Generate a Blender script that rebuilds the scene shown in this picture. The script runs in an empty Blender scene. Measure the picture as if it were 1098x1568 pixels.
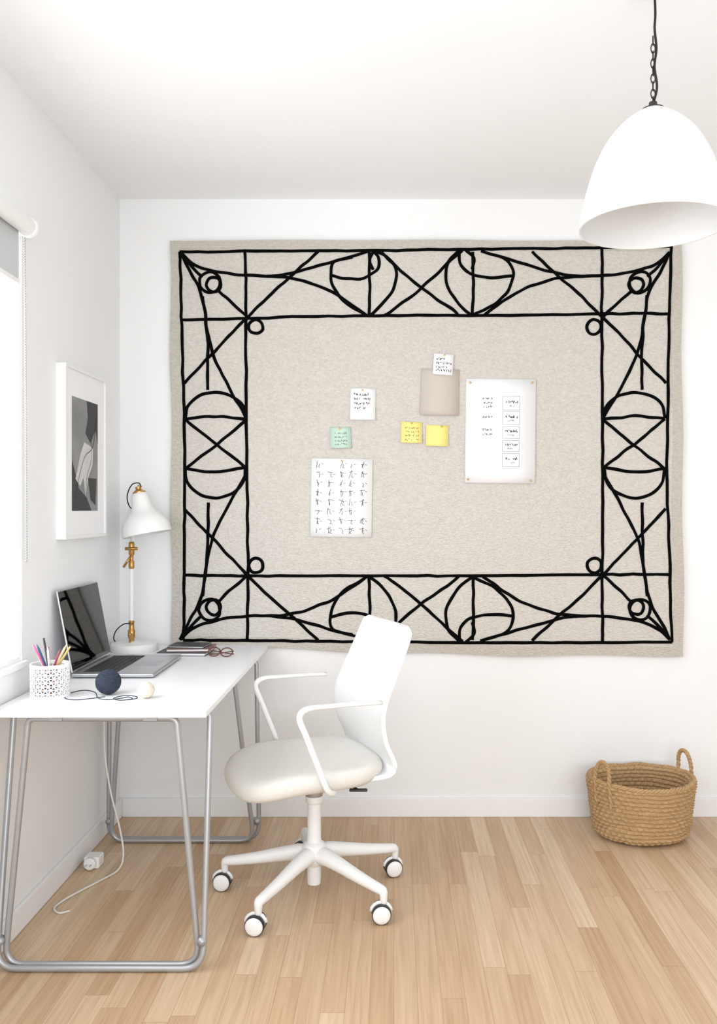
import bpy, bmesh, math, random
from mathutils import Vector, Matrix, noise
random.seed(7)
S = bpy.context.scene
COL = S.collection
try:
    S.view_settings.view_transform = 'Standard'
    S.view_settings.look = 'None'
    S.view_settings.exposure = 0.0
except Exception as e:
    print(e)

# ------------------------------------------------ materials
def srgb(r, g, b):
    def f(c):
        c /= 255.0
        return c/12.92 if c <= .04045 else ((c+.055)/1.055)**2.4
    return (f(r), f(g), f(b), 1)

def mat(name, col, rough=.5, metal=0, bump=0, bscale=200, var=0, vscale=8, spec=.5, sheen=0):
    m = bpy.data.materials.new(name); m.use_nodes = True
    nt = m.node_tree; b = nt.nodes['Principled BSDF']
    b.inputs['Base Color'].default_value = col
    b.inputs['Roughness'].default_value = rough
    b.inputs['Metallic'].default_value = metal
    b.inputs['Specular IOR Level'].default_value = spec
    tc = nt.nodes.new('ShaderNodeTexCoord')
    if sheen: b.inputs['Sheen Weight'].default_value = sheen
    n = nt.nodes.new('ShaderNodeTexNoise'); n.inputs['Scale'].default_value = vscale
    n.inputs['Detail'].default_value = 3
    nt.links.new(tc.outputs['Object'], n.inputs['Vector'])
    mx = nt.nodes.new('ShaderNodeMix'); mx.data_type = 'RGBA'
    v = var if var else .01
    mx.inputs['A'].default_value = tuple(max(0, c*(1-v)) for c in col[:3])+(1,)
    mx.inputs['B'].default_value = tuple(min(1, c*(1+v)) for c in col[:3])+(1,)
    nt.links.new(n.outputs['Fac'], mx.inputs['Factor'])
    nt.links.new(mx.outputs['Result'], b.inputs['Base Color'])
    if bump:
        n2 = nt.nodes.new('ShaderNodeTexNoise'); n2.inputs['Scale'].default_value = bscale
        nt.links.new(tc.outputs['Object'], n2.inputs['Vector'])
        bp = nt.nodes.new('ShaderNodeBump'); bp.inputs['Strength'].default_value = bump
        bp.inputs['Distance'].default_value = .002
        nt.links.new(n2.outputs['Fac'], bp.inputs['Height'])
        nt.links.new(bp.outputs['Normal'], b.inputs['Normal'])
    return m

M = {}
M['wall'] = mat('wall_paint', srgb(242,243,244), .9, bump=.05, bscale=150, spec=.1)
M['ceil'] = mat('ceiling_paint', srgb(245,247,249), .95, spec=.1)
M['trim'] = mat('trim_paint', srgb(243,244,245), .5)
M['white'] = mat('white_plastic', srgb(240,241,241), .35)
M['whitemat'] = mat('white_matte', srgb(240,241,241), .6)
M['desk'] = mat('white_laminate', srgb(244,245,247), .35)
M['steel'] = mat('grey_steel', srgb(172,174,177), .35, metal=.5)
M['fabric'] = mat('seat_fabric', srgb(229,227,222), .95, bump=.7, bscale=500, var=.08, vscale=350, spec=.1)
M['dark'] = mat('dark_rubber', srgb(45,45,47), .6)
M['black'] = mat('black_cord', srgb(18,18,18), .6)
M['yarnblack'] = mat('black_yarn', srgb(12,12,13), .95, bump=1, bscale=500, spec=.03)
M['brass'] = mat('brass', srgb(190,148,88), .28, metal=.9)
M['alu'] = mat('aluminium', srgb(188,190,194), .3, metal=.85)
M['screen'] = mat('screen_glass', srgb(6,6,8), .03, spec=.5)
M['keys'] = mat('keys', srgb(70,71,74), .5)
M['navy'] = mat('navy_yarn', srgb(50,57,74), .95, var=.35, vscale=120, bump=.6, bscale=900)
M['cream'] = mat('cream_yarn', srgb(226,217,201), .9, var=.05, vscale=200, bump=.5, bscale=900)
M['paper'] = mat('paper', srgb(244,245,247), .8)
M['ink'] = mat('ink', srgb(64,64,68), .8)
M['yellow'] = mat('yellow_paper', srgb(243,229,140), .8)
M['green'] = mat('mint_paper', srgb(192,217,203), .8)
M['beige'] = mat('beige_card', srgb(200,191,182), .8)
M['blind'] = mat('blind_fabric', srgb(205,209,212), .9)
M['red'] = mat('brown_plastic', srgb(100,52,42), .3)
M['booka'] = mat('book_navy', srgb(52,52,60), .5)
M['bookb'] = mat('book_cover', srgb(120,92,84), .5)
M['grey1'] = mat('art_grey', srgb(140,141,142), .8, var=.35, vscale=9)
M['grey2'] = mat('art_dark', srgb(66,66,68), .8, var=.3, vscale=15)
M['grey3'] = mat('art_light', srgb(205,205,205), .8, var=.15, vscale=30)
M['cable'] = mat('cable_white', srgb(225,222,215), .5)

def tapestry_mat(name, c0, c1):
    m = bpy.data.materials.new(name); m.use_nodes = True
    nt = m.node_tree; b = nt.nodes['Principled BSDF']; L = nt.links.new
    b.inputs['Roughness'].default_value = .95; b.inputs['Specular IOR Level'].default_value = .05
    tc = nt.nodes.new('ShaderNodeTexCoord')
    n = nt.nodes.new('ShaderNodeTexNoise'); n.inputs['Scale'].default_value = 70; n.inputs['Detail'].default_value = 6
    n.inputs['Roughness'].default_value = .7
    mp = nt.nodes.new('ShaderNodeMapping'); mp.inputs['Scale'].default_value = (1.0, 1, 1.7)
    L(tc.outputs['Object'], mp.inputs['Vector']); L(mp.outputs['Vector'], n.inputs['Vector'])
    v = nt.nodes.new('ShaderNodeTexVoronoi'); v.inputs['Scale'].default_value = 100
    L(mp.outputs['Vector'], v.inputs['Vector'])
    r = nt.nodes.new('ShaderNodeValToRGB')
    r.color_ramp.elements[0].position = .35; r.color_ramp.elements[0].color = c0
    r.color_ramp.elements[1].position = .65; r.color_ramp.elements[1].color = c1
    L(n.outputs['Fac'], r.inputs['Fac'])
    mx = nt.nodes.new('ShaderNodeMix'); mx.data_type = 'RGBA'; mx.blend_type = 'MULTIPLY'
    mx.inputs['Factor'].default_value = .2
    r2 = nt.nodes.new('ShaderNodeValToRGB')
    r2.color_ramp.elements[0].color = (1,1,1,1); r2.color_ramp.elements[1].position = .8; r2.color_ramp.elements[1].color = (.55,.54,.52,1)
    L(v.outputs['Distance'], r2.inputs['Fac'])
    L(r.outputs['Color'], mx.inputs['A']); L(r2.outputs['Color'], mx.inputs['B'])
    L(mx.outputs['Result'], b.inputs['Base Color'])
    bp = nt.nodes.new('ShaderNodeBump'); bp.inputs['Strength'].default_value = .8; bp.inputs['Distance'].default_value = .004
    bp.invert = True
    L(v.outputs['Distance'], bp.inputs['Height']); L(bp.outputs['Normal'], b.inputs['Normal'])
    return m
M['tap'] = tapestry_mat('woven_wool', srgb(204,199,192), srgb(219,215,209))
M['tapedge'] = tapestry_mat('woven_border', srgb(192,187,178), srgb(207,202,194))

def floor_mat():
    m = bpy.data.materials.new('oak_planks'); m.use_nodes = True
    nt = m.node_tree; b = nt.nodes['Principled BSDF']; L = nt.links.new
    N = nt.nodes.new
    def math_(op, a, bb=None):
        x = N('ShaderNodeMath'); x.operation = op
        if isinstance(a, (int, float)): x.inputs[0].default_value = a
        else: L(a, x.inputs[0])
        if bb is not None:
            if isinstance(bb, (int, float)): x.inputs[1].default_value = bb
            else: L(bb, x.inputs[1])
        return x.outputs[0]
    tc = N('ShaderNodeTexCoord'); sp = N('ShaderNodeSeparateXYZ'); L(tc.outputs['Object'], sp.inputs[0])
    X, Y = sp.outputs[0], sp.outputs[1]
    xs = math_('DIVIDE', X, .066)
    row = math_('FLOOR', xs)
    w1 = N('ShaderNodeTexWhiteNoise'); w1.noise_dimensions = '1D'; L(row, w1.inputs['W'])
    ys = math_('ADD', math_('DIVIDE', Y, .85), math_('MULTIPLY', w1.outputs['Value'], 9.3))
    seg = math_('FLOOR', ys)
    cb = N('ShaderNodeCombineXYZ'); L(row, cb.inputs[0]); L(seg, cb.inputs[1])
    w2 = N('ShaderNodeTexWhiteNoise'); w2.noise_dimensions = '2D'; L(cb.outputs[0], w2.inputs['Vector'])
    r = N('ShaderNodeValToRGB'); e = r.color_ramp.elements
    e[0].position = 0; e[0].color = srgb(196,163,129)
    e[1].position = 1; e[1].color = srgb(221,196,166)
    k = e.new(.3); k.color = srgb(206,175,142)
    k = e.new(.65); k.color = srgb(213,185,153)
    L(w2.outputs['Value'], r.inputs['Fac'])
    # grain
    off = N('ShaderNodeVectorMath'); off.operation = 'MULTIPLY_ADD'
    L(w2.outputs['Color'], off.inputs[0]); off.inputs[1].default_value = (5, 5, 5)
    L(tc.outputs['Object'], off.inputs[2])
    mp = N('ShaderNodeMapping'); mp.inputs['Scale'].default_value = (95, 3.0, 1); L(off.outputs[0], mp.inputs['Vector'])
    g = N('ShaderNodeTexNoise'); g.inputs['Scale'].default_value = 1; g.inputs['Detail'].default_value = 6
    g.inputs['Distortion'].default_value = .6
    L(mp.outputs['Vector'], g.inputs['Vector'])
    gr = N('ShaderNodeValToRGB'); gr.color_ramp.elements[0].position = .32; gr.color_ramp.elements[0].color = (.78,.73,.67,1)
    gr.color_ramp.elements[1].position = .62; gr.color_ramp.elements[1].color = (1.0,1.0,1.0,1)
    L(g.outputs['Fac'], gr.inputs['Fac'])
    mx = N('ShaderNodeMix'); mx.data_type = 'RGBA'; mx.blend_type = 'MULTIPLY'; mx.inputs['Factor'].default_value = .8
    L(r.outputs['Color'], mx.inputs['A']); L(gr.outputs['Color'], mx.inputs['B'])
    # gaps
    fx = math_('FRACT', xs); dx = math_('ABSOLUTE', math_('SUBTRACT', fx, .5))
    gx = math_('GREATER_THAN', dx, .485)
    fy = math_('FRACT', ys); dy = math_('ABSOLUTE', math_('SUBTRACT', fy, .5))
    gy = math_('GREATER_THAN', dy, .4985)
    gap = math_('MULTIPLY', math_('MAXIMUM', gx, gy), .32)
    mx2 = N('ShaderNodeMix'); mx2.data_type = 'RGBA'; L(gap, mx2.inputs['Factor'])
    L(mx.outputs['Result'], mx2.inputs['A']); mx2.inputs['B'].default_value = srgb(120,88,60)
    L(mx2.outputs['Result'], b.inputs['Base Color'])
    b.inputs['Roughness'].default_value = .42
    b.inputs['Specular IOR Level'].default_value = .4
    bp = N('ShaderNodeBump'); bp.inputs['Strength'].default_value = .15; bp.inputs['Distance'].default_value = .001
    L(g.outputs['Fac'], bp.inputs['Height']); L(bp.outputs['Normal'], b.inputs['Normal'])
    return m
M['floor'] = floor_mat()

def basket_mat():
    m = mat('seagrass', srgb(184,152,112), .85, bump=.9, bscale=160, var=.38, vscale=50, spec=.15)
    nt = m.node_tree
    n = [x for x in nt.nodes if x.type == 'TEX_NOISE'][0]
    n.inputs['Detail'].default_value = 6
    mp = nt.nodes.new('ShaderNodeMapping'); mp.inputs['Scale'].default_value = (1, 1, 3)
    tc = [x for x in nt.nodes if x.type == 'TEX_COORD'][0]
    nt.links.new(tc.outputs['Object'], mp.inputs['Vector']); nt.links.new(mp.outputs['Vector'], n.inputs['Vector'])
    return m
M['basket'] = basket_mat()

def glass_mat():
    m = bpy.data.materials.new('window_glass'); m.use_nodes = True
    nt = m.node_tree; nt.nodes.clear()
    o = nt.nodes.new('ShaderNodeOutputMaterial'); t = nt.nodes.new('ShaderNodeBsdfTransparent')
    g = nt.nodes.new('ShaderNodeBsdfGlossy'); g.inputs['Roughness'].default_value = .02
    mx = nt.nodes.new('ShaderNodeMixShader'); mx.inputs[0].default_value = .05
    nt.links.new(t.outputs[0], mx.inputs[1]); nt.links.new(g.outputs[0], mx.inputs[2]); nt.links.new(mx.outputs[0], o.inputs[0])
    return m
M['glass'] = glass_mat()

# ------------------------------------------------ mesh helpers
def empty(name, loc=(0, 0, 0)):
    e = bpy.data.objects.new(name, None); e.location = loc; e.empty_display_size = .05
    COL.objects.link(e); return e

def mk(name, verts, faces, m, parent=None, smooth=False):
    me = bpy.data.meshes.new(name); me.from_pydata([tuple(v) for v in verts], [], faces); me.update()
    me.materials.append(m)
    if smooth:
        for p in me.polygons: p.use_smooth = True
    o = bpy.data.objects.new(name, me); COL.objects.link(o)
    if parent is not None:
        o.parent = parent
        o.matrix_parent_inverse = Matrix.Translation(-Vector(parent.location))
    return o

def fixn(o):
    bm = bmesh.new(); bm.from_mesh(o.data); bmesh.ops.recalc_face_normals(bm, faces=bm.faces); bm.to_mesh(o.data); bm.free()
    return o

def boxdata(x0, x1, y0, y1, z0, z1):
    v = [(x, y, z) for x in (x0, x1) for y in (y0, y1) for z in (z0, z1)]
    f = [(0,1,3,2),(4,6,7,5),(0,4,5,1),(2,3,7,6),(0,2,6,4),(1,5,7,3)]
    return v, f

def box(name, x0, x1, y0, y1, z0, z1, m, parent=None, bev=0, seg=2):
    v, f = boxdata(x0, x1, y0, y1, z0, z1)
    o = mk(name, v, f, m, parent); fixn(o)
    if bev:
        b = o.modifiers.new('b', 'BEVEL'); b.width = bev; b.segments = seg; b.limit_method = 'ANGLE'
        for p in o.data.polygons: p.use_smooth = True
        w = o.modifiers.new('w', 'WEIGHTED_NORMAL')
    return o

def multibox(name, boxes, m, parent=None):
    V, F = [], []
    for b in boxes:
        v, f = boxdata(*b); k = len(V); V += v; F += [tuple(i+k for i in q) for q in f]
    return fixn(mk(name, V, F, m, parent))

def catmull(pts, n=8, cyc=False):
    P = [Vector(p) for p in pts]; out = []
    N = len(P); rng = range(N if cyc else N-1)
    for i in rng:
        if cyc: a, b, c, d = P[(i-1) % N], P[i], P[(i+1) % N], P[(i+2) % N]
        else:
            b, c = P[i], P[i+1]
            a = P[i-1] if i > 0 else b*2-c
            d = P[i+2] if i+2 < N else c*2-b
        for k in range(n):
            t = k/n
            out.append(.5*((2*b)+(c-a)*t+(2*a-5*b+4*c-d)*t*t+(3*b-a-3*c+d)*t*t*t))
    if not cyc: out.append(P[-1].copy())
    return out

def sweepdata(pts, r, cyc=False, seg=10, up=None, ratio=1.0, cap=True):
    P = [Vector(p) for p in pts]; n = len(P)
    R = r if isinstance(r, (list, tuple)) else [r]*n
    T = []
    for i in range(n):
        if cyc: t = P[(i+1) % n]-P[(i-1) % n]
        else: t = P[min(i+1, n-1)]-P[max(i-1, 0)]
        if t.length < 1e-9: t = Vector((0, 0, 1))
        T.append(t.normalized())
    V, F = [], []
    prev = None
    for i in range(n):
        t = T[i]
        if up is not None:
            s = t.cross(Vector(up))
            if s.length < 1e-4: s = prev if prev is not None else t.orthogonal()
            s = s.normalized()
        else:
            if prev is None: s = t.orthogonal().normalized()
            else:
                s = prev - t*prev.dot(t)
                s = s.normalized() if s.length > 1e-6 else t.orthogonal().normalized()
        prev = s
        u = s.cross(t).normalized()
        for k in range(seg):
            a = 2*math.pi*k/seg
            V.append(P[i]+s*math.cos(a)*R[i]+u*math.sin(a)*R[i]*ratio)
    m = n if cyc else n-1
    for i in range(m):
        j = (i+1) % n
        for k in range(seg):
            l = (k+1) % seg
            F.append((i*seg+k, i*seg+l, j*seg+l, j*seg+k))
    if cap and not cyc:
        F.append(tuple(range(seg))[::-1]); F.append(tuple((n-1)*seg+k for k in range(seg)))
    return V, F

class Acc:
    def __init__(s): s.V = []; s.F = []
    def add(s, d):
        k = len(s.V); s.V += list(d[0]); s.F += [tuple(i+k for i in q) for q in d[1]]
    def build(s, name, m, parent=None, smooth=True):
        return fixn(mk(name, s.V, s.F, m, parent, smooth))

def tube(name, pts, r, m, parent=None, **kw):
    v, f = sweepdata(pts, r, **kw)
    return fixn(mk(name, v, f, m, parent, True))

def lathedata(prof, seg=48, mtx=None, closed=False):
    V, F = [], []; n = len(prof)
    for (r, z) in prof:
        for k in range(seg):
            a = 2*math.pi*k/seg
            V.append(Vector((r*math.cos(a), r*math.sin(a), z)))
    for i in range(n-1):
        for k in range(seg):
            l = (k+1) % seg
            F.append((i*seg+k, i*seg+l, (i+1)*seg+l, (i+1)*seg+k))
    if closed:
        for k in range(seg):
            l = (k+1) % seg
            F.append(((n-1)*seg+k, (n-1)*seg+l, l, k))
    else:
        if prof[0][0] > 1e-5: F.append(tuple(range(seg))[::-1])
        if prof[-1][0] > 1e-5: F.append(tuple((n-1)*seg+k for k in range(seg)))
    if mtx is not None: V = [mtx @ v for v in V]
    return V, F

def autosmooth(o, ang=40):
    for p in o.data.polygons: p.use_smooth = True
    try:
        o.data.set_sharp_from_angle(angle=math.radians(ang))
    except Exception: pass
    return o

def lathe(name, prof, loc, m, parent=None, seg=48, rot=None, closed=False):
    mt = Matrix.Translation(Vector(loc))
    if rot is not None: mt = mt @ rot
    v, f = lathedata(prof, seg, mt, closed)
    o = fixn(mk(name, v, f, m, parent))
    return autosmooth(o)

# ------------------------------------------------ room
XL, XR, YB, YF, ZC, CH = -1.205, 2.25, 3.756, -1.3, 2.715, 1.35
T = .12
WY0, WY1, WZ0, WZ1 = 0.55, 2.765, .86, 2.30
multibox('wall_left', [(XL-T, XL, YF-T, WY0, 0, ZC), (XL-T, XL, WY1, YB, 0, ZC),
                       (XL-T, XL, WY0, WY1, 0, WZ0), (XL-T, XL, WY0, WY1, WZ1, ZC)], M['wall'])
box('wall_back', XL-T, XR+T, YB, YB+T, 0, ZC, M['wall'])
box('wall_right', XR, XR+T, YF-T, YB, 0, ZC, M['wall'])
multibox('wall_front', [(XL, -.9, YF-T, YF, 0, ZC), (1.95, XR, YF-T, YF, 0, ZC), (-.9, 1.95, YF-T, YF, 0, .35), (-.9, 1.95, YF-T, YF, 2.5, ZC)], M['wall'])
box('floor', XL-T, XR+T, YF-T, YB+T, -.1, 0, M['floor'])
box('ceiling', XL-T, XR+T, YF-T, YB+T, ZC, ZC+.1, M['ceil'])
BH = .082
box('baseboard_back', XL+.014, XR-.014, YB-.014, YB, 0, BH, M['trim'], bev=.003)
box('baseboard_left', XL, XL+.014, YF, YB, 0, BH, M['trim'], bev=.003)
box('baseboard_right', XR-.014, XR, YF, YB, 0, BH, M['trim'], bev=.003)

def window(name, plane, a0, a1, z0, z1, d0, d1, mull):
    e = empty(name, (plane and (d0+d1)/2 or (a0+a1)/2, plane and (a0+a1)/2 or (d0+d1)/2, (z0+z1)/2))
    w = .035; bx = []
    def B(p0, p1, q0, q1):
        bx.append((d0, d1, p0, p1, q0, q1) if plane else (p0, p1, d0, d1, q0, q1))
    B(a0, a0+w, z0, z1); B(a1-w*.25, a1, z0, z1); B(a0+w, a1-w*.25, z0, z0+w*.4); B(a0+w, a1-w*.25, z1-w, z1)
    for t in mull: B(t-w/2, t+w/2, z0+w*.4, z1-w)
    multibox('frame', bx, M['trim'], e)
    dm = (d0+d1)/2
    if plane: box('pane', dm-.002, dm+.002, a0+.005, a1-.005, z0+.005, z1-.005, M['glass'], e)
    else: box('pane', a0+.005, a1-.005, dm-.002, dm+.002, z0+.005, z1-.005, M['glass'], e)
    return e
window('window_1', True, WY0, WY1, WZ0, WZ1, XL-.026, XL-.004, [1.6])
window('added_fill_window', False, -.9, 1.95, .35, 2.5, YF-.08, YF-.04, [.05, 1.0])  # unseen window behind the camera, added to let in fill light
box('trim_1', XL, XL+.014, WY0-.03, WY1+.02, WZ0-.022, WZ0, M['trim'], bev=.004)

# roller blind
rb = empty('roller_blind', (-1.165, 1.65, 2.245))
RX, RZ = XL+.046, 2.245
rotY = Matrix.Rotation(math.radians(-90), 4, 'X')
lathe('tube', [(.027, 0), (.027, 2.2)], (RX, .5, RZ), M['whitemat'], rb, rot=rotY)
lathe('end_cap', [(.001, 0), (.030, 0), (.032, .003), (.032, .014), (.028, .018), (.001, .018)], (RX, 2.70, RZ), M['white'], rb, rot=rotY)
box('fabric', XL+.018, XL+.0195, .52, 2.70, 2.075, RZ, M['blind'], rb)
box('bottom_rail', XL+.014, XL+.023, .52, 2.70, 2.062, 2.078, M['whitemat'], rb, bev=.002)
box('bracket', XL, RX+.01, 2.722, 2.727, RZ-.02, RZ+.02, M['white'], rb)
A = Acc()
for (yy, xx, zb) in ((2.715, XL+.03, 1.18), (2.735, XL+.024, 1.18)):
    z = RZ-.03
    while z > zb:
        bm_v, bm_f = lathedata([(0.0001, -.0028), (.0025, -.001), (.0025, .001), (.0001, .0028)], 6, Matrix.Translation((xx, yy+.012*(RZ-z), z)))
        A.add((bm_v, bm_f)); z -= .0085
    A.add(sweepdata([(xx, yy, RZ-.02), (xx, yy+.012*(RZ-zb), zb)], .0008, seg=5))
A.build('bead_chain', M['alu'], rb)

# ------------------------------------------------ tapestry
PPM = 348.0
def WX(p): return (p-603)/PPM
def WZ(p): return CH-(p-780)/PPM
def wav(x, z): return .0035*math.sin(x*3.1+z*2.2)+.0025*math.sin(x*7+1.3*z)+.002*math.sin(z*9+x)
TB = YB-.016
def rugmap(s, t):
    c = [(262,371), (1041,372), (1044,1003), (265,984)]
    x = (c[0][0]*(1-s)+c[1][0]*s)*(1-t)+(c[3][0]*(1-s)+c[2][0]*s)*t
    y = (c[0][1]*(1-s)+c[1][1]*s)*(1-t)+(c[3][1]*(1-s)+c[2][1]*s)*t
    y += 2.5*math.sin(s*3.14)*(.5-t)*-2*.6 + 1.5*math.sin(s*21)*(1 if t > .5 else .3)*abs(t-.5)*2 + (6*math.sin(s*3.14))*t*.8
    x += 1.2*math.sin(t*17)*abs(s-.5)*2
    return x, y
tp = empty('wall_tapestry', (WX(652), TB, WZ(685)))
nu, nv = 90, 70; V = []; F = []
for j in range(nv+1):
    for i in range(nu+1):
        x, y = rugmap(i/nu, j/nv); X, Z = WX(x), WZ(y)
        V.append((X, TB-.001+wav(X, Z)*.6, Z))
for j in range(nv):
    for i in range(nu):
        a = j*(nu+1)+i; F.append((a, a+1, a+nu+2, a+nu+1))
cloth = mk('woven_panel', V, F, M['tap'], tp, True)
fixn(cloth)
sol = cloth.modifiers.new('s', 'SOLIDIFY'); sol.thickness = .010; sol.offset = 0
A = Acc()
def rugpt(s, t, d=.0055):
    x, y = rugmap(s, t); X, Z = WX(x), WZ(y); return Vector((X, TB-.001+wav(X, Z)*.6-d, Z))
def strip(f, n=120):
    V = []; F = []
    for i in range(n+1):
        V += list(f(i/n))
    for i in range(n):
        F.append((2*i, 2*i+1, 2*i+3, 2*i+2))
    return V, F
bw, bh = .020, .024
A.add(strip(lambda t: (rugpt(t, 0, .0062), rugpt(t, bh, .0062))))
A.add(strip(lambda t: (rugpt(t, 1, .0062), rugpt(t, 1-bh, .0062))))
A.add(strip(lambda t: (rugpt(0, bh+t*(1-2*bh), .0062), rugpt(bw, bh+t*(1-2*bh), .0062))))
A.add(strip(lambda t: (rugpt(1, bh+t*(1-2*bh), .0062), rugpt(1-bw, bh+t*(1-2*bh), .0062))))
A.build('border_band', M['tapedge'], tp)

lines = []
def addl(pts, cyc=False): lines.append((pts, cyc))
MX, MY = 1301, 1367   # mirror sums
def mir(p, mx, my): return [((MX-x) if mx else x, (MY-y) if my else y) for x, y in p]
def circ(cx, cy, r, n=14): return [(cx+r*math.cos(a*2*math.pi/n)*random.uniform(.96, 1.04), cy+r*math.sin(a*2*math.pi/n)*random.uniform(.96, 1.04)) for a in range(n)]
addl([(277,388), (420,387), (560,386), (720,384), (880,382), (1025,380)])
addl([(283,979), (420,980), (600,982), (800,983), (1026,982)])
addl([(277,388), (280,500), (285,690), (284,850), (283,979)])
addl([(1025,380), (1022,520), (1019,690), (1022,850), (1026,982)])
addl([(377,389), (378,500), (379,690), (381,880), (380,979)])
addl([(920,383), (920,500), (921,690), (920,880), (921,981)])
addl([(279,491), (380,489), (560,485), (720,485), (920,482), (1022,482)])
addl([(283,880), (380,881), (560,881), (720,881), (920,879), (1022,879)])
for mx in (0, 1):
    for my in (0, 1):
        def a(p, cyc=False): addl(mir(p, mx, my), cyc)
        a([(278,389), (296,405), (325,416), (378,424), (440,422), (510,403), (566,387)])
        a([(380,487), (412,456), (445,427), (488,388)])
        a([(378,424), (440,427), (480,437), (515,452), (562,485)])
        a([(278,389), (292,418), (308,447), (317,490), (320,545), (320,598)])
        a([(312,455), (318,500), (328,545), (350,590), (378,640)])
        a([(284,588), (325,545), (380,487)])
        a([(278,389), (297,412), (312,426)])
        a([(336,446), (355,465), (380,487)])
        a(circ(323, 434, 16), True); a(circ(329, 438, 11), True)
        a(circ(393, 502, 11), True)
for mx in (0, 1):
    def a(p, cyc=False): addl(mir(p, mx, 0), cyc)
    a([(285,642), (290,622), (305,608), (331,602), (358,608), (375,625), (378,645)])
    a([(285,718), (290,740), (305,755), (331,763), (358,755), (374,738), (378,716)])
    a([(286,642), (330,638), (377,643)])
    a([(285,718), (330,723), (378,716)])
    a([(286,643), (331,680), (378,716)])
    a([(378,645), (335,680), (286,718)])
for my in (0, 1):
    def a(p, cyc=False): addl(mir(p, 0, my), cyc)
    a([(566,388), (566,440), (565,485)])
    a([(562,485), (530,465), (513,445), (507,425), (511,404), (540,396)])
    a([(566,485), (592,460), (605,435), (605,412), (592,395), (573,387)])
    a([(508,424), (535,429), (560,427), (578,415), (580,398), (572,388)])
    a([(572,388), (566,402), (572,416)])
    a([(584,388), (604,408), (645,443), (690,475), (702,485)])
    a([(708,386), (680,410), (645,443), (600,478), (588,485)])
    a([(703,386), (686,405), (683,435), (700,465), (722,485)])
    a([(723,388), (724,440), (723,485)])
    a([(722,485), (760,465), (780,440), (784,415), (770,398), (735,387)])
    a([(703,388), (705,408), (722,422), (750,427), (784,425)])
    a([(712,384), (725,398), (722,415)])
random.seed(3)
A = Acc()
for pts, cyc in lines:
    q = [Vector((x, y, 0)) for x, y in pts]
    c = catmull(q, 10, cyc)
    P = []
    for v in c:
        nx = noise.noise(Vector((v.x*.05, v.y*.05, 1.7)))*1.6; ny = noise.noise(Vector((v.x*.05, v.y*.05, 9.1)))*1.6
        X, Z = WX(v.x+nx), WZ(v.y+ny)
        P.append(Vector((X, TB-.001+wav(X, Z)*.6-.0068, Z)))
    R = [.0067*(1+.15*noise.noise(p*22)) for p in P]
    A.add(sweepdata(P, R, cyc=cyc, seg=8, up=(0, 1, 0), ratio=.55))
A.build('black_cord_pattern', M['yarnblack'], tp)

# ------------------------------------------------ papers on the tapestry
def front(px, py, off=0):
    X, Z = WX(px), WZ(py)
    return Vector((X, TB-.001+wav(X, Z)*.6-.0085-off, Z))
def paper(name, x0, y0, x1, y1, m, rot=0, curl=.012, pins=(), marks=None, off=0):
    cx, cy = (x0+x1)/2, (y0+y1)/2
    base = front(cx, cy, off+.001)
    e = empty(name, base)
    ca, sa = math.cos(math.radians(rot)), math.sin(math.radians(rot))
    def pt(px, py, o=0):
        dx, dy = px-cx, py-cy
        t = (py-y0)/(y1-y0)
        return Vector((WX(cx+dx*ca-dy*sa), base.y-o-curl*max(0, t-.3)**2, WZ(cy+dx*sa+dy*ca)))
    V = []; F = []; n = 8
    for j in range(n+1):
        for i in range(3): V.append(pt(x0+(x1-x0)*i/2, y0+(y1-y0)*j/n))
    for j in range(n):
        for i in range(2):
            a = j*3+i; F.append((a, a+1, a+4, a+3))
    o = fixn(mk('sheet', V, F, m, e, True))
    so = o.modifiers.new('s', 'SOLIDIFY'); so.thickness = .0006; so.offset = 0
    if marks:
        A = Acc()
        for mk_ in marks:
            w = mk_[0]; pts = mk_[1]
            for a, b in zip(pts[:-1], pts[1:]):
                d = Vector((b[0]-a[0], b[1]-a[1])); L = d.length
                if L < 1e-6: continue
                nn = Vector((-d.y, d.x))/L*w/2
                k = max(1, int(L/12))
                for q_ in range(k):
                    s = (a[0]+d.x*q_/k, a[1]+d.y*q_/k); g = (a[0]+d.x*(q_+1)/k, a[1]+d.y*(q_+1)/k)
                    q = [(s[0]+nn.x, s[1]+nn.y), (g[0]+nn.x, g[1]+nn.y), (g[0]-nn.x, g[1]-nn.y), (s[0]-nn.x, s[1]-nn.y)]
                    A.add(([pt(x, y, .0008) for x, y in q], [(0,1,2,3)]))
        A.build('writing', M['ink'], e, False)
    for k, (px, py) in enumerate(pins):
        p = pt(px, py)
        lathe('pin_%d' % k, [(.0001, .006), (.004, .005), (.0045, .003), (.003, .001), (.003, 0)], p, M['brass'], e, seg=16, rot=Matrix.Rotation(math.radians(90), 4, 'X'))
    return e
def glyph(cx, cy, w, h, k=4):
    return [(cx+random.uniform(-w, w)/2, cy+random.uniform(-h, h)/2) for _ in range(k)]
def textline(x0, x1, y, h, w=.8, step=None):
    step = step or h*.7; out = []; x = x0
    while x < x1:
        if random.random() > .12:
            out.append((w, glyph(x+step/2, y, step*.9, h, 4)))
        x += step
    return out
mk1 = []
for i, y in enumerate((605, 612, 619, 626)): mk1 += textline(542, (563, 565, 569, 560)[i], y, 3.8, .95, 2.3)
paper('pinned_note', 537, 596, 575, 644, M['paper'], 1, pins=[(555,599)], marks=mk1)
mk1 = []
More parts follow.
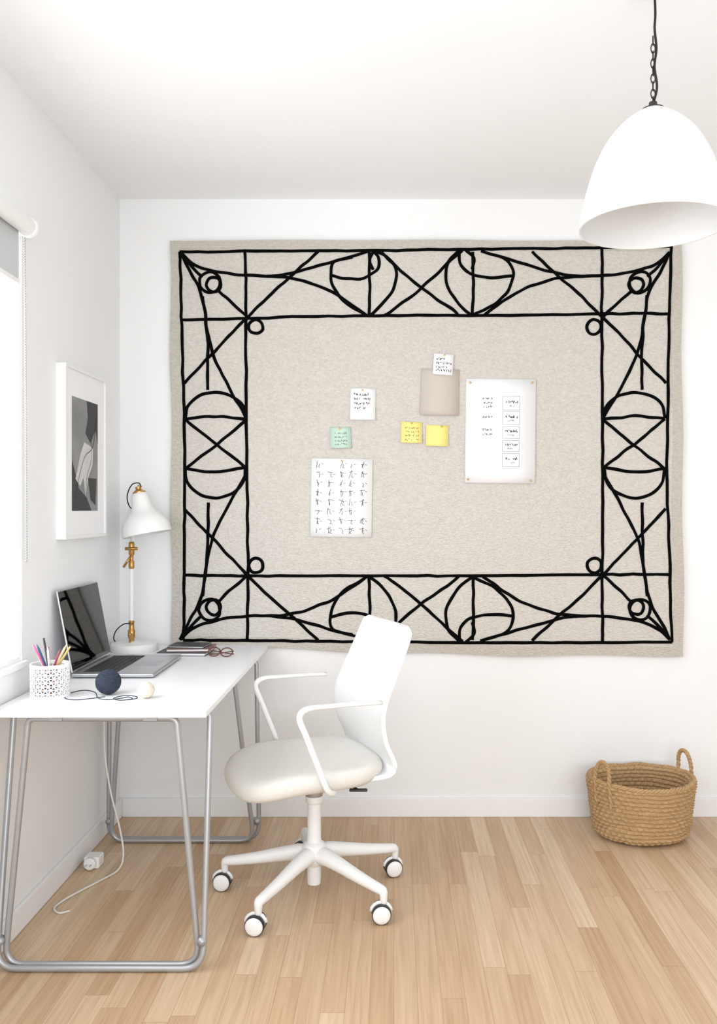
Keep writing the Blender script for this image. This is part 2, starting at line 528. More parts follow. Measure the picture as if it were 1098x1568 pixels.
for r in range(8):
    for c in range(5):
        if r == 0 and c == 1: continue
        if c == 4 and r > 4 and random.random() < .5: continue
        cx, cy = 488+c*18-(4 if c > 2 else 0), 713+r*14.2
        R_ = random.random
        if R_() < .7: mk1.append((.75, [(cx-5+2*R_(), cy-5+4*R_()), (cx+1+3*R_(), cy-6+5*R_())]))
        if R_() < .8: mk1.append((.75, [(cx-3+5*R_(), cy-6), (cx-4+4*R_(), cy+2+4*R_())]))
        x0_ = cx-2+3*R_()
        mk1.append((.7, [(x0_, cy-2), (x0_+3*R_(), cy+3*R_()-2), (x0_-1+2*R_(), cy+2+2*R_()), (x0_+4*R_(), cy+4)]))
        mk1.append((.6, [(x0_+4, cy-3+3*R_()), (x0_+7, cy-3+3*R_())]))
paper('handwritten_sheet', 477, 703, 570, 822, M['paper'], .8, .006, pins=[(523,706)], marks=mk1)
mk1 = []
for i, y in enumerate((552, 558, 564, 569)): mk1 += textline(667, (680, 689, 686, 690)[i]-1, y, 3.8, .8, 2.6)
paper('beige_card', 644, 567, 702, 637, M['beige'], 1.5, marks=None)
paper('pinned_note', 663, 544, 693, 576, M['paper'], 4, pins=[(679,546)], marks=mk1, off=.003)
mk1 = []
for i, y in enumerate((656, 662, 668, 674)): mk1 += textline(620, 641, y, 3.4, .5)
paper('sticky_note', 614, 647, 646, 679, M['yellow'], 1, pins=[(630,649)], marks=mk1)
paper('sticky_note', 652, 652, 686, 684, M['yellow'], 1.5, pins=[(676,654)])
mk1 = []
for i, y in enumerate((664, 670, 676, 681)): mk1 += textline(513, 532, y, 3.4, .5)
paper('sticky_note', 506, 655, 538, 687, M['green'], -1, pins=[(521,657)], marks=mk1)
mk1 = []
for y in (612, 618, 624, 640, 659, 666): mk1 += textline(738, 753-random.random()*3, y, 3.4, .75)
for (a, b) in ((608,629), (631,651), (654,672), (675,692), (695,715)):
    mk1.append((.35, [(768,a), (794,a), (794,b), (768,b), (768,a)]))
    mk1 += textline(772, 790, (a+b)/2-2, 4.4, 1.0, 2.4)
    mk1 += textline(776, 786, (a+b)/2+4, 2.6, .5, 2)
paper('schedule_sheet', 712, 582, 818, 740, M['paper'], .6, .003, pins=[(718,588), (813,587), (716,735), (812,736)], marks=mk1)

# ------------------------------------------------ desk
DZ = .755; DX0, DX1, DY0, DY1 = XL+.012, -.551, 2.505, YB-.004
dk = empty('desk', ((DX0+DX1)/2, (DY0+DY1)/2, 0))
box('desktop', DX0, DX1, DY0, DY1, DZ-.017, DZ, M['desk'], dk, bev=.002)
def ushape(name, ytop, ybase, xt0, xt1, xb0, xb1, zt=DZ-.026, r=.0092, zb=.0105, par=dk):
    rr = .06
    top0 = Vector((xt0, ytop, zt)); b0 = Vector((xb0, ybase, zb)); b1 = Vector((xb1, ybase, zb)); top1 = Vector((xt1, ytop, zt))
    def corner(P, C, N, n=8, q=rr):
        a = C+(P-C).normalized()*q; b = C+(N-C).normalized()*q
        return [(a*(1-t)**2+C*2*t*(1-t)+b*t*t) for t in [i/n for i in range(n+1)]]
    pts = corner(top1, top0, b0, 6, .02)+corner(top0, b0, b1)+corner(b0, b1, top1)+corner(b1, top1, top0, 6, .02)
    tube(name, pts, r, M['steel'], par, cyc=True, seg=14)
ushape('leg_frame_1', 2.62, 2.490, -1.165, -.563, -1.160, -.556)
ushape('leg_frame_2', 2.535, 2.512, -1.085, -.645, -1.145, -.572)
ushape('leg_frame_3', 3.50, 3.475, -1.165, -.563, -1.160, -.548)
ushape('leg_frame_4', 3.41, 3.453, -1.085, -.645, -1.145, -.566)
for i, (x, y) in enumerate(((-.5625, 2.501), (-1.1535, 2.501), (-.556, 3.464), (-1.154, 3.464))):
    tube('clamp_%d' % i, [(x, y-.012, .085), (x, y+.012, .085)], .013, M['steel'], dk)
for i, y in enumerate((2.535, 2.62, 3.41, 3.50)):
    for k, x in enumerate((-1.0, -.72)):
        box('mount_%d_%d' % (i, k), x-.02, x+.02, y-.014, y+.014, DZ-.03, DZ-.0165, M['steel'], dk)

# ------------------------------------------------ chair
CX, CY = -.28, 3.0; th = math.radians(24)
U = Vector((math.cos(th), math.sin(th), 0)); Vv = Vector((math.sin(th), -math.cos(th), 0))
def C(u, v, z): return Vector((CX, CY, 0))+U*u+Vv*v+Vector((0, 0, z))
ch = empty('office_chair', (CX, CY, 0))
prof = [(.296,.943), (.290,.912), (.268,.86), (.230,.775), (.197,.70), (.185,.64), (.194,.575), (.212,.52), (.218,.48), (.200,.448), (.150,.436), (.05,.433), (-.06,.433), (-.13,.435)]
pc = catmull([(a, b, 0) for a, b in prof], 5)
ln = [0]
for a, b in zip(pc[:-1], pc[1:]): ln.append(ln[-1]+(b-a).length)
V = []; F = []; ns = 20
def hw(d):
    w = .212+.020*min(1, d/.3)
    if d < .035: w -= .035-math.sqrt(max(0, .035**2-(.035-d)**2))
    if d > .52: w -= (d-.52)*.25
    return w
for p, d in zip(pc, ln):
    w = hw(d)
    for i in range(ns+1):
        s = -1+2*i/ns
        cur = .020*abs(s)**2.2*(1 if d < .42 else max(0, 1-(d-.42)/.12))
        zz = p.y
        up = .012*abs(s)**3 if d > .5 else 0
        V.append(C(p.x-cur, s*w, zz+up))
for j in range(len(pc)-1):
    for i in range(ns):
        a = j*(ns+1)+i; F.append((a, a+1, a+ns+2, a+ns+1))
sh = fixn(mk('back_shell', V, F, M['white'], ch, True))
so = sh.modifiers.new('s', 'SOLIDIFY'); so.thickness = .014; so.offset = 0
bv = sh.modifiers.new('b', 'BEVEL'); bv.width = .004; bv.segments = 3; bv.limit_method = 'ANGLE'; bv.angle_limit = math.radians(50)
V = []; F = []; seg = 64
layers = [(.30,-.034), (.70,-.034), (.88,-.031), (.96,-.022), (1.0,-.004), (1.0,.010), (.975,.024), (.93,.032), (.86,.036), (.7,.036), (.5,.034), (.3,.032), (.12,.031)]
for (k, dz) in layers:
    for i in range(seg):
        a = 2*math.pi*i/seg; c, s = math.cos(a), math.sin(a)
        e = 2/3.2
        u = math.copysign(abs(c)**e, c)*.257*k - .042; v = math.copysign(abs(s)**e, s)*.248*k
        z = .452+dz
        if u < -.10: z -= .024*((-u-.10)/.18)**2; z -= (.010*((-u-.10)/.18) if dz < 0 else 0)
        if u > .1: z += .010*((u-.1)/.1)
        z += .010*(abs(v)/.25)**3*(1 if dz > 0 else .5)
        V.append(C(u, v, z))
for j in range(len(layers)-1):
    for i in range(seg):
        l = (i+1) % seg; F.append((j*seg+i, j*seg+l, (j+1)*seg+l, (j+1)*seg+i))
F.append(tuple(range(seg))[::-1]); F.append(tuple((len(layers)-1)*seg+i for i in range(seg)))
st = fixn(mk('seat_cushion', V, F, M['fabric'], ch, True))
ss = st.modifiers.new('s', 'SUBSURF'); ss.levels = 1; ss.render_levels = 1
for sgn, nm in ((1, 'armrest_1'), (-1, 'armrest_2')):
    v = .268*sgn; vi = .20*sgn
    base = [(.0, vi, .424), (-.02, .245*sgn, .428), (-.047, v, .452), (-.07, v, .51), (-.118, v, .632), (-.138, v, .682), (-.132, v, .706), (-.105, v, .717), (-.05, v, .718), (.05, v, .717), (.14, v, .714)]
    P = catmull([C(*p) for p in base], 6)
    n = len(P)
    v_, f_ = sweepdata(P, [.0100]*n, seg=14, up=tuple(Vv))
    sg = 14; V2 = []
    for i in range(n):
        t = min(1, max(0, (i-n*.55)/(n*.2)))
        for k in range(sg):
            q = Vector(v_[i*sg+k])-P[i]
            lat = q.dot(Vv); rest = q-Vv*lat
            V2.append(P[i]+Vv*lat*(1.15+.75*t)+rest*(1-.30*t))
    fixn(mk(nm, V2, f_, M['white'], ch, True))
A = Acc()
v, f = boxdata(-.09, .09, -.06, .06, .385, .428)
A.add(([C(x, y, z) for x, y, z in v], f))
mo = A.build('mechanism', M['white'], ch, False)
b = mo.modifiers.new('b', 'BEVEL'); b.width = .008; b.segments = 3
tube('tilt_lever', [C(.07, .05, .41), C(.075, .16, .418), C(.08, .21, .418)], .004, M['dark'], ch)
box('lever_knob', C(.08,.22,0).x-.03, C(.08,.22,0).x+.03, C(.08,.22,0).y-.01, C(.08,.22,0).y+.01, .415, .422, M['dark'], ch, bev=.003)
lathe('gas_lift', [(.016, .22), (.016, .33), (.030, .345), (.033, .36), (.033, .372), (.030, .39), (.026, .40)], (CX, CY, 0), M['alu'], ch)
lathe('column', [(.018, .035), (.023, .037), (.024, .05), (.024, .10), (.038, .115), (.043, .13), (.043, .165), (.036, .178), (.026, .185), (.0245, .20), (.0235, .318), (.030, .325), (.030, .352), (.024, .36)], (CX, CY, 0), M['white'], ch)
for k in range(5):
    a = math.radians([174, 102, 28, -40, -118][k]); d = Vector((math.cos(a), math.sin(a), 0)); c0 = Vector((CX, CY, 0))
    pts = [c0+d*r+Vector((0, 0, z)) for r, z in ((.02,.142), (.06,.142), (.12,.133), (.2,.118), (.27,.107), (.30,.103), (.318,.099), (.322,.085), (.322,.06))]
    rad = [.030, .029, .025, .021, .018, .017, .016, .013, .011]
    P = catmull(pts, 4); R = []
    for i in range(len(rad)-1):
        for t in range(4): R.append(rad[i]+(rad[i+1]-rad[i])*t/4)
    R.append(rad[-1])
    v_, f_ = sweepdata(P, R, seg=14, ratio=1)
    fixn(mk('base_leg_%d' % k, v_, f_, M['white'], ch, True))
    ca = math.radians([88, 60, 105, 95, 84][k]); ax = Vector((math.cos(ca), math.sin(ca), 0))
    q = ax.to_track_quat('Z', 'Y').to_matrix().to_4x4()
    cc = c0+d*.322+Vector((0, 0, .0315))
    cc += Vector((-ax.y, ax.x, 0))*.008
    lathe('caster_tire_%d' % k, [(.022,-.025), (.029,-.025), (.0315,-.022), (.0315,-.008), (.029,-.005), (.029,.005), (.0315,.008), (.0315,.022), (.029,.025), (.022,.025)], cc, M['dark'], ch, rot=q, seg=32)
    lathe('caster_hub_%d' % k, [(.001,-.032), (.020,-.032), (.027,-.0285), (.0295,-.024), (.0295,.024), (.027,.0285), (.020,.032), (.001,.032)], cc, M['white'], ch, rot=q, seg=32)
    side = Vector((-ax.y, ax.x, 0))
    A = Acc(); hp = []
    for t in range(9):
        an = math.radians(10+t*20); hp.append(cc+side*math.cos(an)*.034+Vector((0,0,1))*math.sin(an)*.034)
    A.add(sweepdata(hp, .006, seg=8)); A.build('caster_hood_%d' % k, M['white'], ch)

# ------------------------------------------------ pendant lamp
PX, PY, pz0 = .668, 2.2, 2.077
pl = empty('pendant_lamp', (PX, PY, pz0))
prof = [(.187, 0), (.183, .035), (.173, .080), (.162, .120), (.149, .160), (.134, .193), (.115, .226), (.093, .253), (.069, .275), (.045, .292), (.027, .302)]
pp = catmull([(a, b, 0) for a, b in prof], 5)
outer = [(p.x, p.y) for p in pp]; inner = [(max(.02, p.x-.004), p.y-(.003 if p.y > .2 else 0)) for p in reversed(pp)]
m = mat('lampshade_white', srgb(232,233,234), .7, spec=.2); M['shade'] = m
lathe('shade', outer+inner, (PX, PY, pz0), m, pl, seg=96, closed=True)
lathe('cap', [(.001, .298), (.029, .298), (.029, .304), (.012, .307), (.010, .322), (.001, .322)], (PX, PY, pz0), M['dark'], pl)
lathe('socket', [(.018, .22), (.02, .23), (.02, .299), (.01, .30)], (PX, PY, pz0), M['white'], pl)
lathe('bulb', [(.001, .115), (.02, .12), (.03, .14), (.031, .16), (.024, .185), (.014, .205), (.013, .23)], (PX, PY, pz0), M['whitemat'], pl)
A = Acc(); z = pz0+.325
k = 0
while z < pz0+.50:
    ring = []
    for i in range(14):
        a = 2*math.pi*i/14; w, h = .0055*math.cos(a), .0125*math.sin(a)
        ring.append((PX+(w if k % 2 else w*.35), PY+(0 if k % 2 else w*.9), z+h))
    A.add(sweepdata(ring, .0014, cyc=True, seg=6)); z += .0195; k += 1
A.build('chain', M['black'], pl)
ctop = ZC-.03
tube('cord', catmull([(PX, PY, pz0+.315), (PX+.009, PY-.004, pz0+.36), (PX+.002, PY-.006, pz0+.41), (PX+.008, PY-.002, pz0+.46), (PX+.003, PY-.004, pz0+.51), (PX+.006, PY, pz0+.55), (PX+.004, PY, ctop)], 8), .0032, M['black'], pl)
lathe('ceiling_rose', [(.05, 0), (.05, -.02), (.03, -.034), (.008, -.036)], (PX, PY, ZC), M['whitemat'], pl)

# ------------------------------------------------ wicker basket
BX, BY, BHt = (981-603)/369., 3.54, .238
bk = empty('wicker_basket', (BX, BY, 0))
rows = 14; nvr = rows*8; nur = 352; spokes = 44
V = []; F = []
def brad(t):
    return .181+.032*(t**.8) - .030*max(0, 1-t/.12)**2
def bpt(a, t, out=1):
    row = t*rows; ri = math.floor(row); fr = row-ri
    bul = math.sin(math.pi*fr)**.8
    wv = math.sin(a*spokes+math.pi*(ri % 2)+fr*1.2)
    tw = math.sin(a*spokes*2+fr*5+ri*1.3)*.0022
    r = brad(t)+out*(.0085*bul+.0042*wv*bul+tw*bul)+.0025*noise.noise(Vector((math.cos(a)*2, math.sin(a)*2, t*3)))
    z = .004+t*(BHt-.004)+.004*noise.noise(Vector((math.cos(a)*3, math.sin(a)*3, t*9)))+.004*math.sin(2*a+1)*t
    sq = .84
    return Vector((BX+r*math.cos(a), BY+r*sq*math.sin(a), max(z, .001)))
for j in range(nvr+1):
    for i in range(nur): V.append(bpt(2*math.pi*i/nur, j/nvr))
for j in range(nvr+1):
    for i in range(nur):
        p = bpt(2*math.pi*i/nur, 1-j/nvr, -1); d = Vector((BX, BY, p.z))-p; d.normalize(); p = p+d*.012
        p.z = max(p.z, .014)
        V.append(p)
tot = 2*(nvr+1)
for j in range(tot-1):
    for i in range(nur):
        l = (i+1) % nur; F.append((j*nur+i, j*nur+l, (j+1)*nur+l, (j+1)*nur+i))
F.append(tuple(range(nur))[::-1]); F.append(tuple((tot-1)*nur+i for i in range(nur)))
fixn(mk('woven_body', V, F, M['basket'], bk, True))
A = Acc()
for s in range(3):
    P = []
    n = 360
    for i in range(n):
        a = 2*math.pi*i/n; ph = a*26+s*2*math.pi/3
        p = bpt(a, 1.0); rr = .005
        d = Vector((math.cos(a), math.sin(a), 0))
        P.append(p+d*(math.cos(ph)*rr-.002)+Vector((0, 0, math.sin(ph)*rr+.002)))
    A.add(sweepdata(P, .0055, cyc=True, seg=8))
for az in (212, 22):
    a0 = math.radians(az); da = .20
    Pa, Pb = bpt(a0-da, .9), bpt(a0+da, .9); mid = (Pa+Pb)/2
    outd = Vector((math.cos(a0), math.sin(a0), 0))
    pts = [bpt(a0-da*1.02, .62), Pa+Vector((0,0,.03))+outd*.003, mid+(Pa-mid)*.85+Vector((0,0,.08)), mid+(Pa-mid)*.35+Vector((0,0,.108))-outd*.002, mid+(Pb-mid)*.35+Vector((0,0,.108))-outd*.002, mid+(Pb-mid)*.85+Vector((0,0,.08)), Pb+Vector((0,0,.03))+outd*.003, bpt(a0+da*1.02, .62)]
    c = catmull(pts, 16)
    for s in range(2):
        P = []
        for i, p in enumerate(c):
            t = (c[min(i+1, len(c)-1)]-c[max(0, i-1)]).normalized(); s1 = t.cross(outd).normalized(); ph = i*.55+s*math.pi
            P.append(p+s1*math.cos(ph)*.004+outd*math.sin(ph)*.004)
        A.add(sweepdata(P, .0054, seg=8))
A.build('rim_and_handles', M['basket'], bk)

# ------------------------------------------------ desk lamp
LX, LY = -1.094, 3.60
dl = empty('desk_lamp', (LX, LY, DZ))
lathe('base', [(.001, 0), (.095, 0), (.097, .004), (.097, .028), (.093, .033), (.02, .034), (.012, .04), (.001, .04)], (LX, LY, DZ), M['white'], dl, seg=64)
SX = LX-.012
lathe('lower_joint', [(.011, .034), (.011, .05), (.015, .055), (.015, .085), (.011, .09), (.011, .115), (.013, .12), (.008, .13)], (SX, LY, DZ), M['brass'], dl, seg=24)
tube('lower_screw', [(SX, LY-.03, DZ+.07), (SX, LY+.01, DZ+.07)], .007, M['brass'], dl)
lathe('pole', [(.0095, .125), (.0095, .36)], (SX, LY, DZ), M['white'], dl, seg=24)
lathe('joint_sleeve', [(.010, .345), (.012, .35), (.012, .375), (.008, .38), (.008, .40), (.012, .405), (.012, .452), (.009, .458)], (SX, LY, DZ), M['brass'], dl, seg=24)
tube('joint_screw', [(SX-.03, LY-.012, DZ+.352), (SX-.002, LY-.012, DZ+.395)], .005, M['brass'], dl)
tube('joint_pivot', [(SX-.022, LY-.012, DZ+.43), (SX+.028, LY-.012, DZ+.43)], .007, M['brass'], dl)
tube('upper_arm', [(SX, LY+.004, DZ+.44), (SX+.004, LY+.045, DZ+.56), (SX+.012, LY+.055, DZ+.665)], .0085, M['white'], dl)
apex = Vector((SX+.034, LY-.01, DZ+.672)); axd = Vector((.20, -.03, -1)).normalized()
q = (-axd).to_track_quat('Z', 'Y').to_matrix().to_4x4()
sp = [(.102, -.185), (.1015, -.172), (.098, -.150), (.089, -.128), (.072, -.106), (.054, -.088), (.043, -.068), (.038, -.045), (.034, -.022), (.026, -.008)]
pp = catmull([(a, b, 0) for a, b in sp], 4)
outer = [(p.x, p.y) for p in pp]; inner = [(p.x-.0025, p.y-.001) for p in reversed(pp)]
lathe('shade', outer+inner, apex, M['white'], dl, seg=64, rot=q, closed=True)
lathe('shade_cap', [(.001, -.012), (.026, -.012), (.027, -.004), (.018, .003), (.012, .008), (.012, .018), (.001, .021)], apex, M['brass'], dl, seg=32, rot=q)
lathe('bulb', [(.001, -.165), (.018, -.16), (.026, -.14), (.024, -.12), (.012, -.09), (.012, -.02)], apex, M['whitemat'], dl, seg=24, rot=q)
tube('shade_pivot', catmull([apex+Vector((.0, .0, .012)), apex+Vector((-.01, .03, .022)), (SX+.012, LY+.055, DZ+.67)], 6), .006, M['brass'], dl)
tube('cord_upper', catmull([apex+Vector((.012, -.004, .018)), apex+Vector((.0, -.004, .034)), apex+Vector((-.03, 0, .026)), apex+Vector((-.052, .01, -.018)), apex+Vector((-.048, .02, -.06)), apex+Vector((-.030, .04, -.085))], 8), .0024, M['black'], dl)
tube('cord_lower', catmull([(SX-.004, LY-.012, DZ+.115), (SX-.03, LY-.014, DZ+.112), (SX-.062, LY-.008, DZ+.085), (SX-.075, LY+.0, DZ+.05), (SX-.078, LY+.06, DZ+.02), (SX-.07, LY+.12, DZ+.005)], 8), .0024, M['black'], dl)

# ------------------------------------------------ laptop
lp = empty('laptop', (-1.0, 3.21, DZ))
y0, y1 = 3.0, 3.405; hx = -1.135; fx = -.845
box('base', hx, fx, y0, y1, DZ+.003, DZ+.017, M['alu'], lp, bev=.005, seg=3)
box('keyboard_well', hx+.03, hx+.155, y0+.035, y1-.035, DZ+.0168, DZ+.0175, M['keys'], lp)
A = Acc()
for r in range(6):
    for c in range(14):
        kx = hx+.033+r*.0202; ky = y0+.038+c*.0236
        A.add(boxdata(kx, kx+.017, ky, ky+.0205, DZ+.0174, DZ+.019))
A.build('keys', M['dark'], lp, False)
box('trackpad', hx+.175, hx+.26, (y0+y1)/2-.06, (y0+y1)/2+.06, DZ+.0169, DZ+.0174, M['steel'], lp, bev=.0002)
tube('hinge', [(hx+.004, y0+.05, DZ+.016), (hx+.004, y1-.05, DZ+.016)], .006, M['keys'], lp)
tx, tz = XL+.013, 1.062
def scr(name, a0, a1, b0, b1, d0, d1, m, bev=0):
    B0 = Vector((hx+.004, 0, DZ+.018)); B1 = Vector((tx+.006, 0, tz)); dd = B1-B0; nn = Vector((dd.z, 0, -dd.x)).normalized()
    V = []
    for a in (a0, a1):
        for b_ in (b0, b1):
            for d in (d0, d1):
                p = B0+dd*b_+nn*d; V.append((p.x, y0+(y1-y0)*a, p.z))
    o = fixn(mk(name, V, [(0,1,3,2),(4,6,7,5),(0,4,5,1),(2,3,7,6),(0,2,6,4),(1,5,7,3)], m, lp))
    if bev:
        b = o.modifiers.new('b', 'BEVEL'); b.width = bev; b.segments = 2
    return o
scr('lid', 0, 1, 0, 1, -.004, .003, M['alu'], .003)
scr('display', .012, .988, .03, .985, .003, .0045, M['screen'])

# ------------------------------------------------ pen cup
PCX, PCY = -1.093, 2.715
pcp = empty('pen_cup', (PCX, PCY, DZ)); pr, ph = .058, .106
A = Acc(); na, nz = 22, 8
def cp(i, j, dr=0):
    a = 2*math.pi*(i+(.5 if j % 2 else 0))/na; return Vector((PCX+(pr+dr)*math.cos(a), PCY+(pr+dr)*math.sin(a), DZ+.006+(ph-.012)*j/nz))
for j in range(nz):
    for i in range(na):
        A.add(sweepdata([cp(i, j), cp(i+(0 if j % 2 == 0 else 1), j+1)], .0022, seg=5))
        A.add(sweepdata([cp(i, j), cp(i-(1 if j % 2 == 0 else 0), j+1)], .0022, seg=5))
        A.add(sweepdata([cp(i, j), cp(i+1, j)], .0020, seg=5))
A.build('lattice', M['white'], pcp)
lathe('rim', [(pr-.0025, ph-.010), (pr+.0025, ph-.010), (pr+.003, ph), (pr-.003, ph)], (PCX, PCY, DZ), M['white'], pcp, closed=True)
lathe('bottom', [(.001, 0), (pr+.0025, 0), (pr+.0025, .010), (pr-.003, .010), (.001, .006)], (PCX, PCY, DZ), M['white'], pcp)
cols = [(220,110,140), (60,80,120), (190,60,60), (235,235,235), (40,40,42), (225,190,140), (150,60,90), (90,120,160), (200,175,110), (230,225,220)]
tips = [(-.05,-.01,.165), (-.03,-.03,.17), (-.015,.02,.155), (.0,-.02,.16), (-.035,.035,.18), (.052,.0,.165), (.042,-.03,.15), (.02,.03,.145), (.055,.025,.155), (-.052,.02,.14)]
for i, (c, t) in enumerate(zip(cols, tips)):
    mm = mat('pen_colour_%d' % i, srgb(*c), .4)
    b0 = Vector((PCX-t[0]*.5, PCY-t[1]*.5, DZ+.010)); t1 = Vector((PCX+t[0], PCY+t[1], DZ+t[2]))
    d = t1-b0
    P = [b0, b0+d*.92, b0+d*.925, b0+d]
    tube('pen_%d' % i, P, [.0038, .0038, .0036, .0012 if i % 2 else .003], mm, pcp, seg=8)

# ------------------------------------------------ yarn balls + thread
def ball(name, c, r, m, n, sr):
    e = empty(name, c)
    A = Acc()
    v, f = lathedata([(r*.93*math.sin(math.pi*i/16)+.00001, -r*.93*math.cos(math.pi*i/16)) for i in range(17)], 24, Matrix.Translation(c)); A.add((v, f))
    for k in range(n):
        ax = Vector((random.gauss(0,1), random.gauss(0,1), random.gauss(0,1))).normalized()
        if k < n//3: ax = (Vector((.3,.2,.9))+Vector((random.gauss(0,.2), random.gauss(0,.2), random.gauss(0,.2)))).normalized()
        s = ax.orthogonal().normalized(); t = ax.cross(s); off = random.uniform(-.55, .55)*r; rr = math.sqrt(r*r-off*off)-sr-random.random()*sr
        A.add(sweepdata([Vector(c)+ax*off+(s*math.cos(a)+t*math.sin(a))*rr for a in [2*math.pi*i/28 for i in range(28)]], sr, cyc=True, seg=6))
    A.build('winding', m, e); return e
ball('yarn_ball', Vector((-.918, 2.745, DZ+.0405)), .0405, M['navy'], 75, .0017)
ball('yarn_ball', Vector((-.779, 2.69, DZ+.0255)), .0255, M['cream'], 50, .0012)
th_ = DZ+.0014
pts = [(-.915, 2.705), (-.95, 2.68), (-.99, 2.66), (-1.03, 2.68), (-1.05, 2.74), (-1.02, 2.80), (-.97, 2.77), (-.93, 2.685), (-.89, 2.665), (-.86, 2.68), (-.84, 2.70), (-.82, 2.675), (-.85, 2.655), (-.88, 2.68), (-.86, 2.72), (-.82, 2.71), (-.808, 2.68), (-.83, 2.66)]
tube('yarn_strand', catmull([(x, y, th_) for x, y in pts], 10), .0013, M['navy'], None, seg=6)

# ------------------------------------------------ books + eyeglasses
bs = empty('notebook_stack', (-.85, 3.55, DZ))
def book(nm, cx, cy, w, d, z0, h, rot, m):
    R = Matrix.Translation((cx, cy, 0)) @ Matrix.Rotation(math.radians(rot), 4, 'Z')
    for part, bx, mm in (('cover', (-w/2, w/2, -d/2, d/2, z0, z0+.0022), m), ('pages', (-w/2+.003, w/2-.003, -d/2+.003, d/2-.003, z0+.0022, z0+h-.0022), M['paper']), ('cover_top', (-w/2, w/2, -d/2, d/2, z0+h-.0022, z0+h), m)):
        v, f = boxdata(*bx); fixn(mk(nm+'_'+part, [R @ Vector(p) for p in v], f, mm, bs))
book('book_1', -.86, 3.53, .20, .14, DZ, .013, -3, M['booka'])
book('book_2', -.84, 3.55, .185, .13, DZ+.013, .012, 3, M['bookb'])
book('book_3', -.85, 3.56, .15, .11, DZ+.025, .008, -6, M['booka'])
eg = empty('eyeglasses', (-.70, 3.46, DZ))
A = Acc()
for cx, cy in ((-.728, 3.46), (-.675, 3.448)):
    ring = [(cx+.024*math.cos(a), cy+.010*math.sin(a)*1.2, DZ+.018+.0155*math.sin(a)) for a in [2*math.pi*i/24 for i in range(24)]]
    A.add(sweepdata(ring, .0024, cyc=True, seg=8))
A.add(sweepdata(catmull([(-.706,3.456,DZ+.020), (-.7015,3.455,DZ+.024), (-.697,3.453,DZ+.020)], 4), .002, seg=8))
A.add(sweepdata(catmull([(-.752,3.466,DZ+.022), (-.745,3.49,DZ+.018), (-.69,3.50,DZ+.006), (-.655,3.495,DZ+.003)], 6), .002, seg=8))
A.add(sweepdata(catmull([(-.651,3.444,DZ+.022), (-.655,3.475,DZ+.018), (-.71,3.49,DZ+.006), (-.75,3.49,DZ+.003)], 6), .002, seg=8))
A.build('frame', M['red'], eg)

# ------------------------------------------------ framed picture on left wall
fp = empty('framed_picture', (XL+.02, 3.25, 1.56))
fy0, fy1, fz0, fz1 = 3.045, 3.475, 1.242, 1.875; d = .036; w = .012
multibox('frame', [(XL, XL+d, fy0, fy0+w, fz0, fz1), (XL, XL+d, fy1-w, fy1, fz0, fz1), (XL, XL+d, fy0+w, fy1-w, fz0, fz0+w), (XL, XL+d, fy0+w, fy1-w, fz1-w, fz1)], M['whitemat'], fp)
box('mat_board', XL+.004, XL+d-.006, fy0+w, fy1-w, fz0+w, fz1-w, M['paper'], fp)
ax_ = XL+d-.0052
ay0, ay1, az0, az1 = 3.115, 3.385, 1.345, 1.765
def art(name, poly, m, o):
    mk(name, [(ax_+o, ay0+(ay1-ay0)*a, az0+(az1-az0)*b) for a, b in poly], [tuple(range(len(poly)))], m, fp)
art('print', [(0,0),(1,0),(1,1),(0,1)], M['grey1'], 0)
art('print_dark_area', [(0,0),(.75,0),(.55,.12),(.25,.2),(0,.45)], M['grey2'], .0003)  # dark grey area of the printed artwork
art('print_shape_1', [(.55,1),(.60,.85),(.5,.7),(.7,.62),(.9,.75),(1,.62),(1,1)], M['grey2'], .0003)
art('print_shape_2', [(.12,.28),(.3,.5),(.45,.62),(.8,.58),(.78,.42),(.6,.3),(.5,.12),(.42,.3),(.3,.22)], M['grey3'], .0006)
art('print_shape_3', [(.6,.3),(.95,.3),(.9,.05),(.7,.1)], M['grey2'], .0005)
A = Acc()
A.add(sweepdata(catmull([(ax_+.001, ay0+(ay1-ay0)*a, az0+(az1-az0)*b) for a, b in ((.1,.1),(.3,.35),(.5,.5),(.8,.6),(.95,.9))], 8), .0015, seg=6, up=(1,0,0), ratio=.3))
A.add(sweepdata(catmull([(ax_+.001, ay0+(ay1-ay0)*a, az0+(az1-az0)*b) for a, b in ((.5,.1),(.55,.3),(.75,.5),(.7,.7))], 8), .0012, seg=6, up=(1,0,0), ratio=.3))
A.build('print_lines', M['dark'], fp)

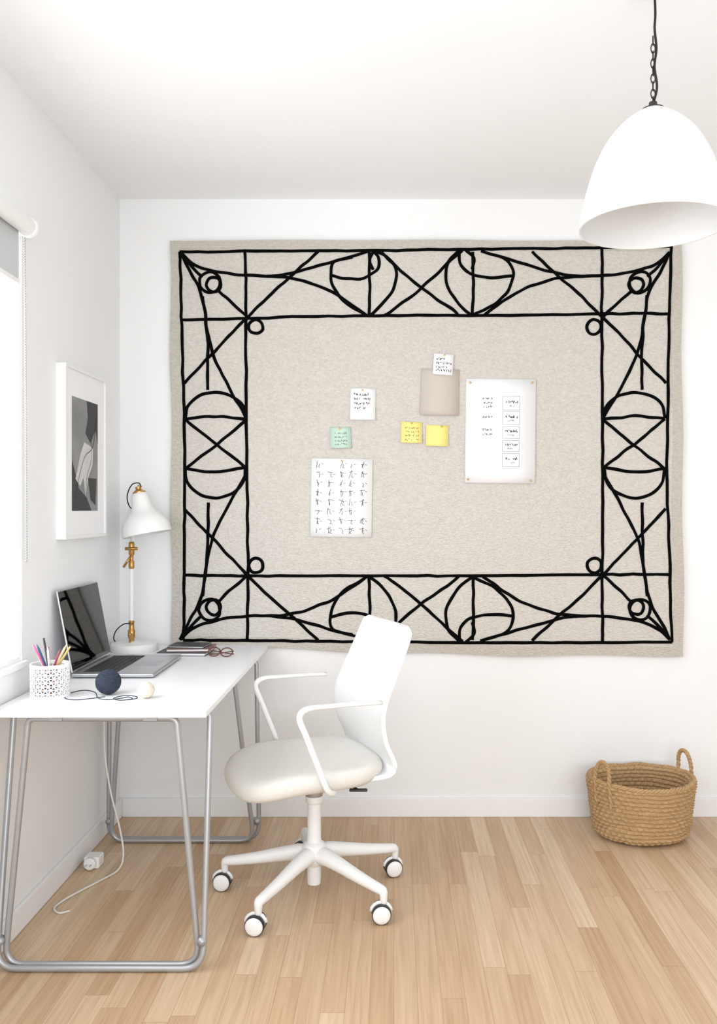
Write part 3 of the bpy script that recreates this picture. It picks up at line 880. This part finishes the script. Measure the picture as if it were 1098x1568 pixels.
# ------------------------------------------------ power cable + adapter
zf = .0045
pts = [(-1.12, 3.30, DZ-.022), (-1.12, 3.29, .66), (-1.11, 3.27, .55), (-1.10, 3.25, .42), (-1.075, 3.24, .28), (-1.04, 3.24, .14), (-1.02, 3.22, .05), (-1.025, 3.18, zf+.004), (-1.06, 3.10, zf), (-1.10, 3.02, zf), (-1.135, 2.94, zf), (-1.145, 2.88, zf), (-1.115, 2.845, zf), (-1.085, 2.86, zf)]
tube('power_cable', catmull(pts, 10), .0036, M['cable'], dk, seg=8)
pa = empty('power_adapter', (-1.13, 3.24, 0))
box('body', -1.165, -1.105, 3.20, 3.26, 0, .045, M['white'], pa, bev=.008, seg=3)
lathe('plug_face', [(.001, 0), (.02, 0), (.022, .004), (.022, .018), (.018, .022), (.001, .022)], (-1.135, 3.20, .026), M['white'], pa, rot=Matrix.Rotation(math.radians(90), 4, 'X'), seg=24)
for k in (-.008, .008):
    tube('prong_%d' % (k > 0), [(-1.135+k, 3.18, .026), (-1.135+k, 3.163, .026)], .002, M['alu'], pa, seg=8)

# ------------------------------------------------ lights
def area(name, loc, rot, sx, sy, power, col=(1, 1, 1)):
    l = bpy.data.lights.new(name, 'AREA'); l.shape = 'RECTANGLE'; l.size = sx; l.size_y = sy; l.energy = power; l.color = col
    o = bpy.data.objects.new(name, l); o.location = loc; o.rotation_euler = rot; COL.objects.link(o); return o
area('daylight_left_window', (XL-.20, (WY0+WY1)/2, (WZ0+WZ1)/2), (0, math.radians(-90), 0), WZ1-WZ0, WY1-WY0, 42, (.95, .975, 1))
area('added_front_fill', (.52, YF-.2, 1.43), (math.radians(90), 0, 0), 2.85, 2.15, 76, (.965, .984, 1))  # broad front fill from behind the camera, added to brighten the room
w = bpy.data.worlds.new('daylight'); S.world = w; w.use_nodes = True
bg = w.node_tree.nodes['Background']; bg.inputs[0].default_value = (.96, .98, 1, 1); bg.inputs[1].default_value = 1.5

# ------------------------------------------------ camera
cd = bpy.data.cameras.new('camera'); cam = bpy.data.objects.new('camera', cd); COL.objects.link(cam)
cam.location = (0, 0, CH); cam.rotation_euler = (math.radians(90), 0, 0)
cd.sensor_fit = 'VERTICAL'; cd.sensor_height = 36; cd.sensor_width = 36; cd.lens = 30.0
cd.shift_x = -54/1568; cd.shift_y = -4/1568
cd.clip_start = .05
S.camera = cam
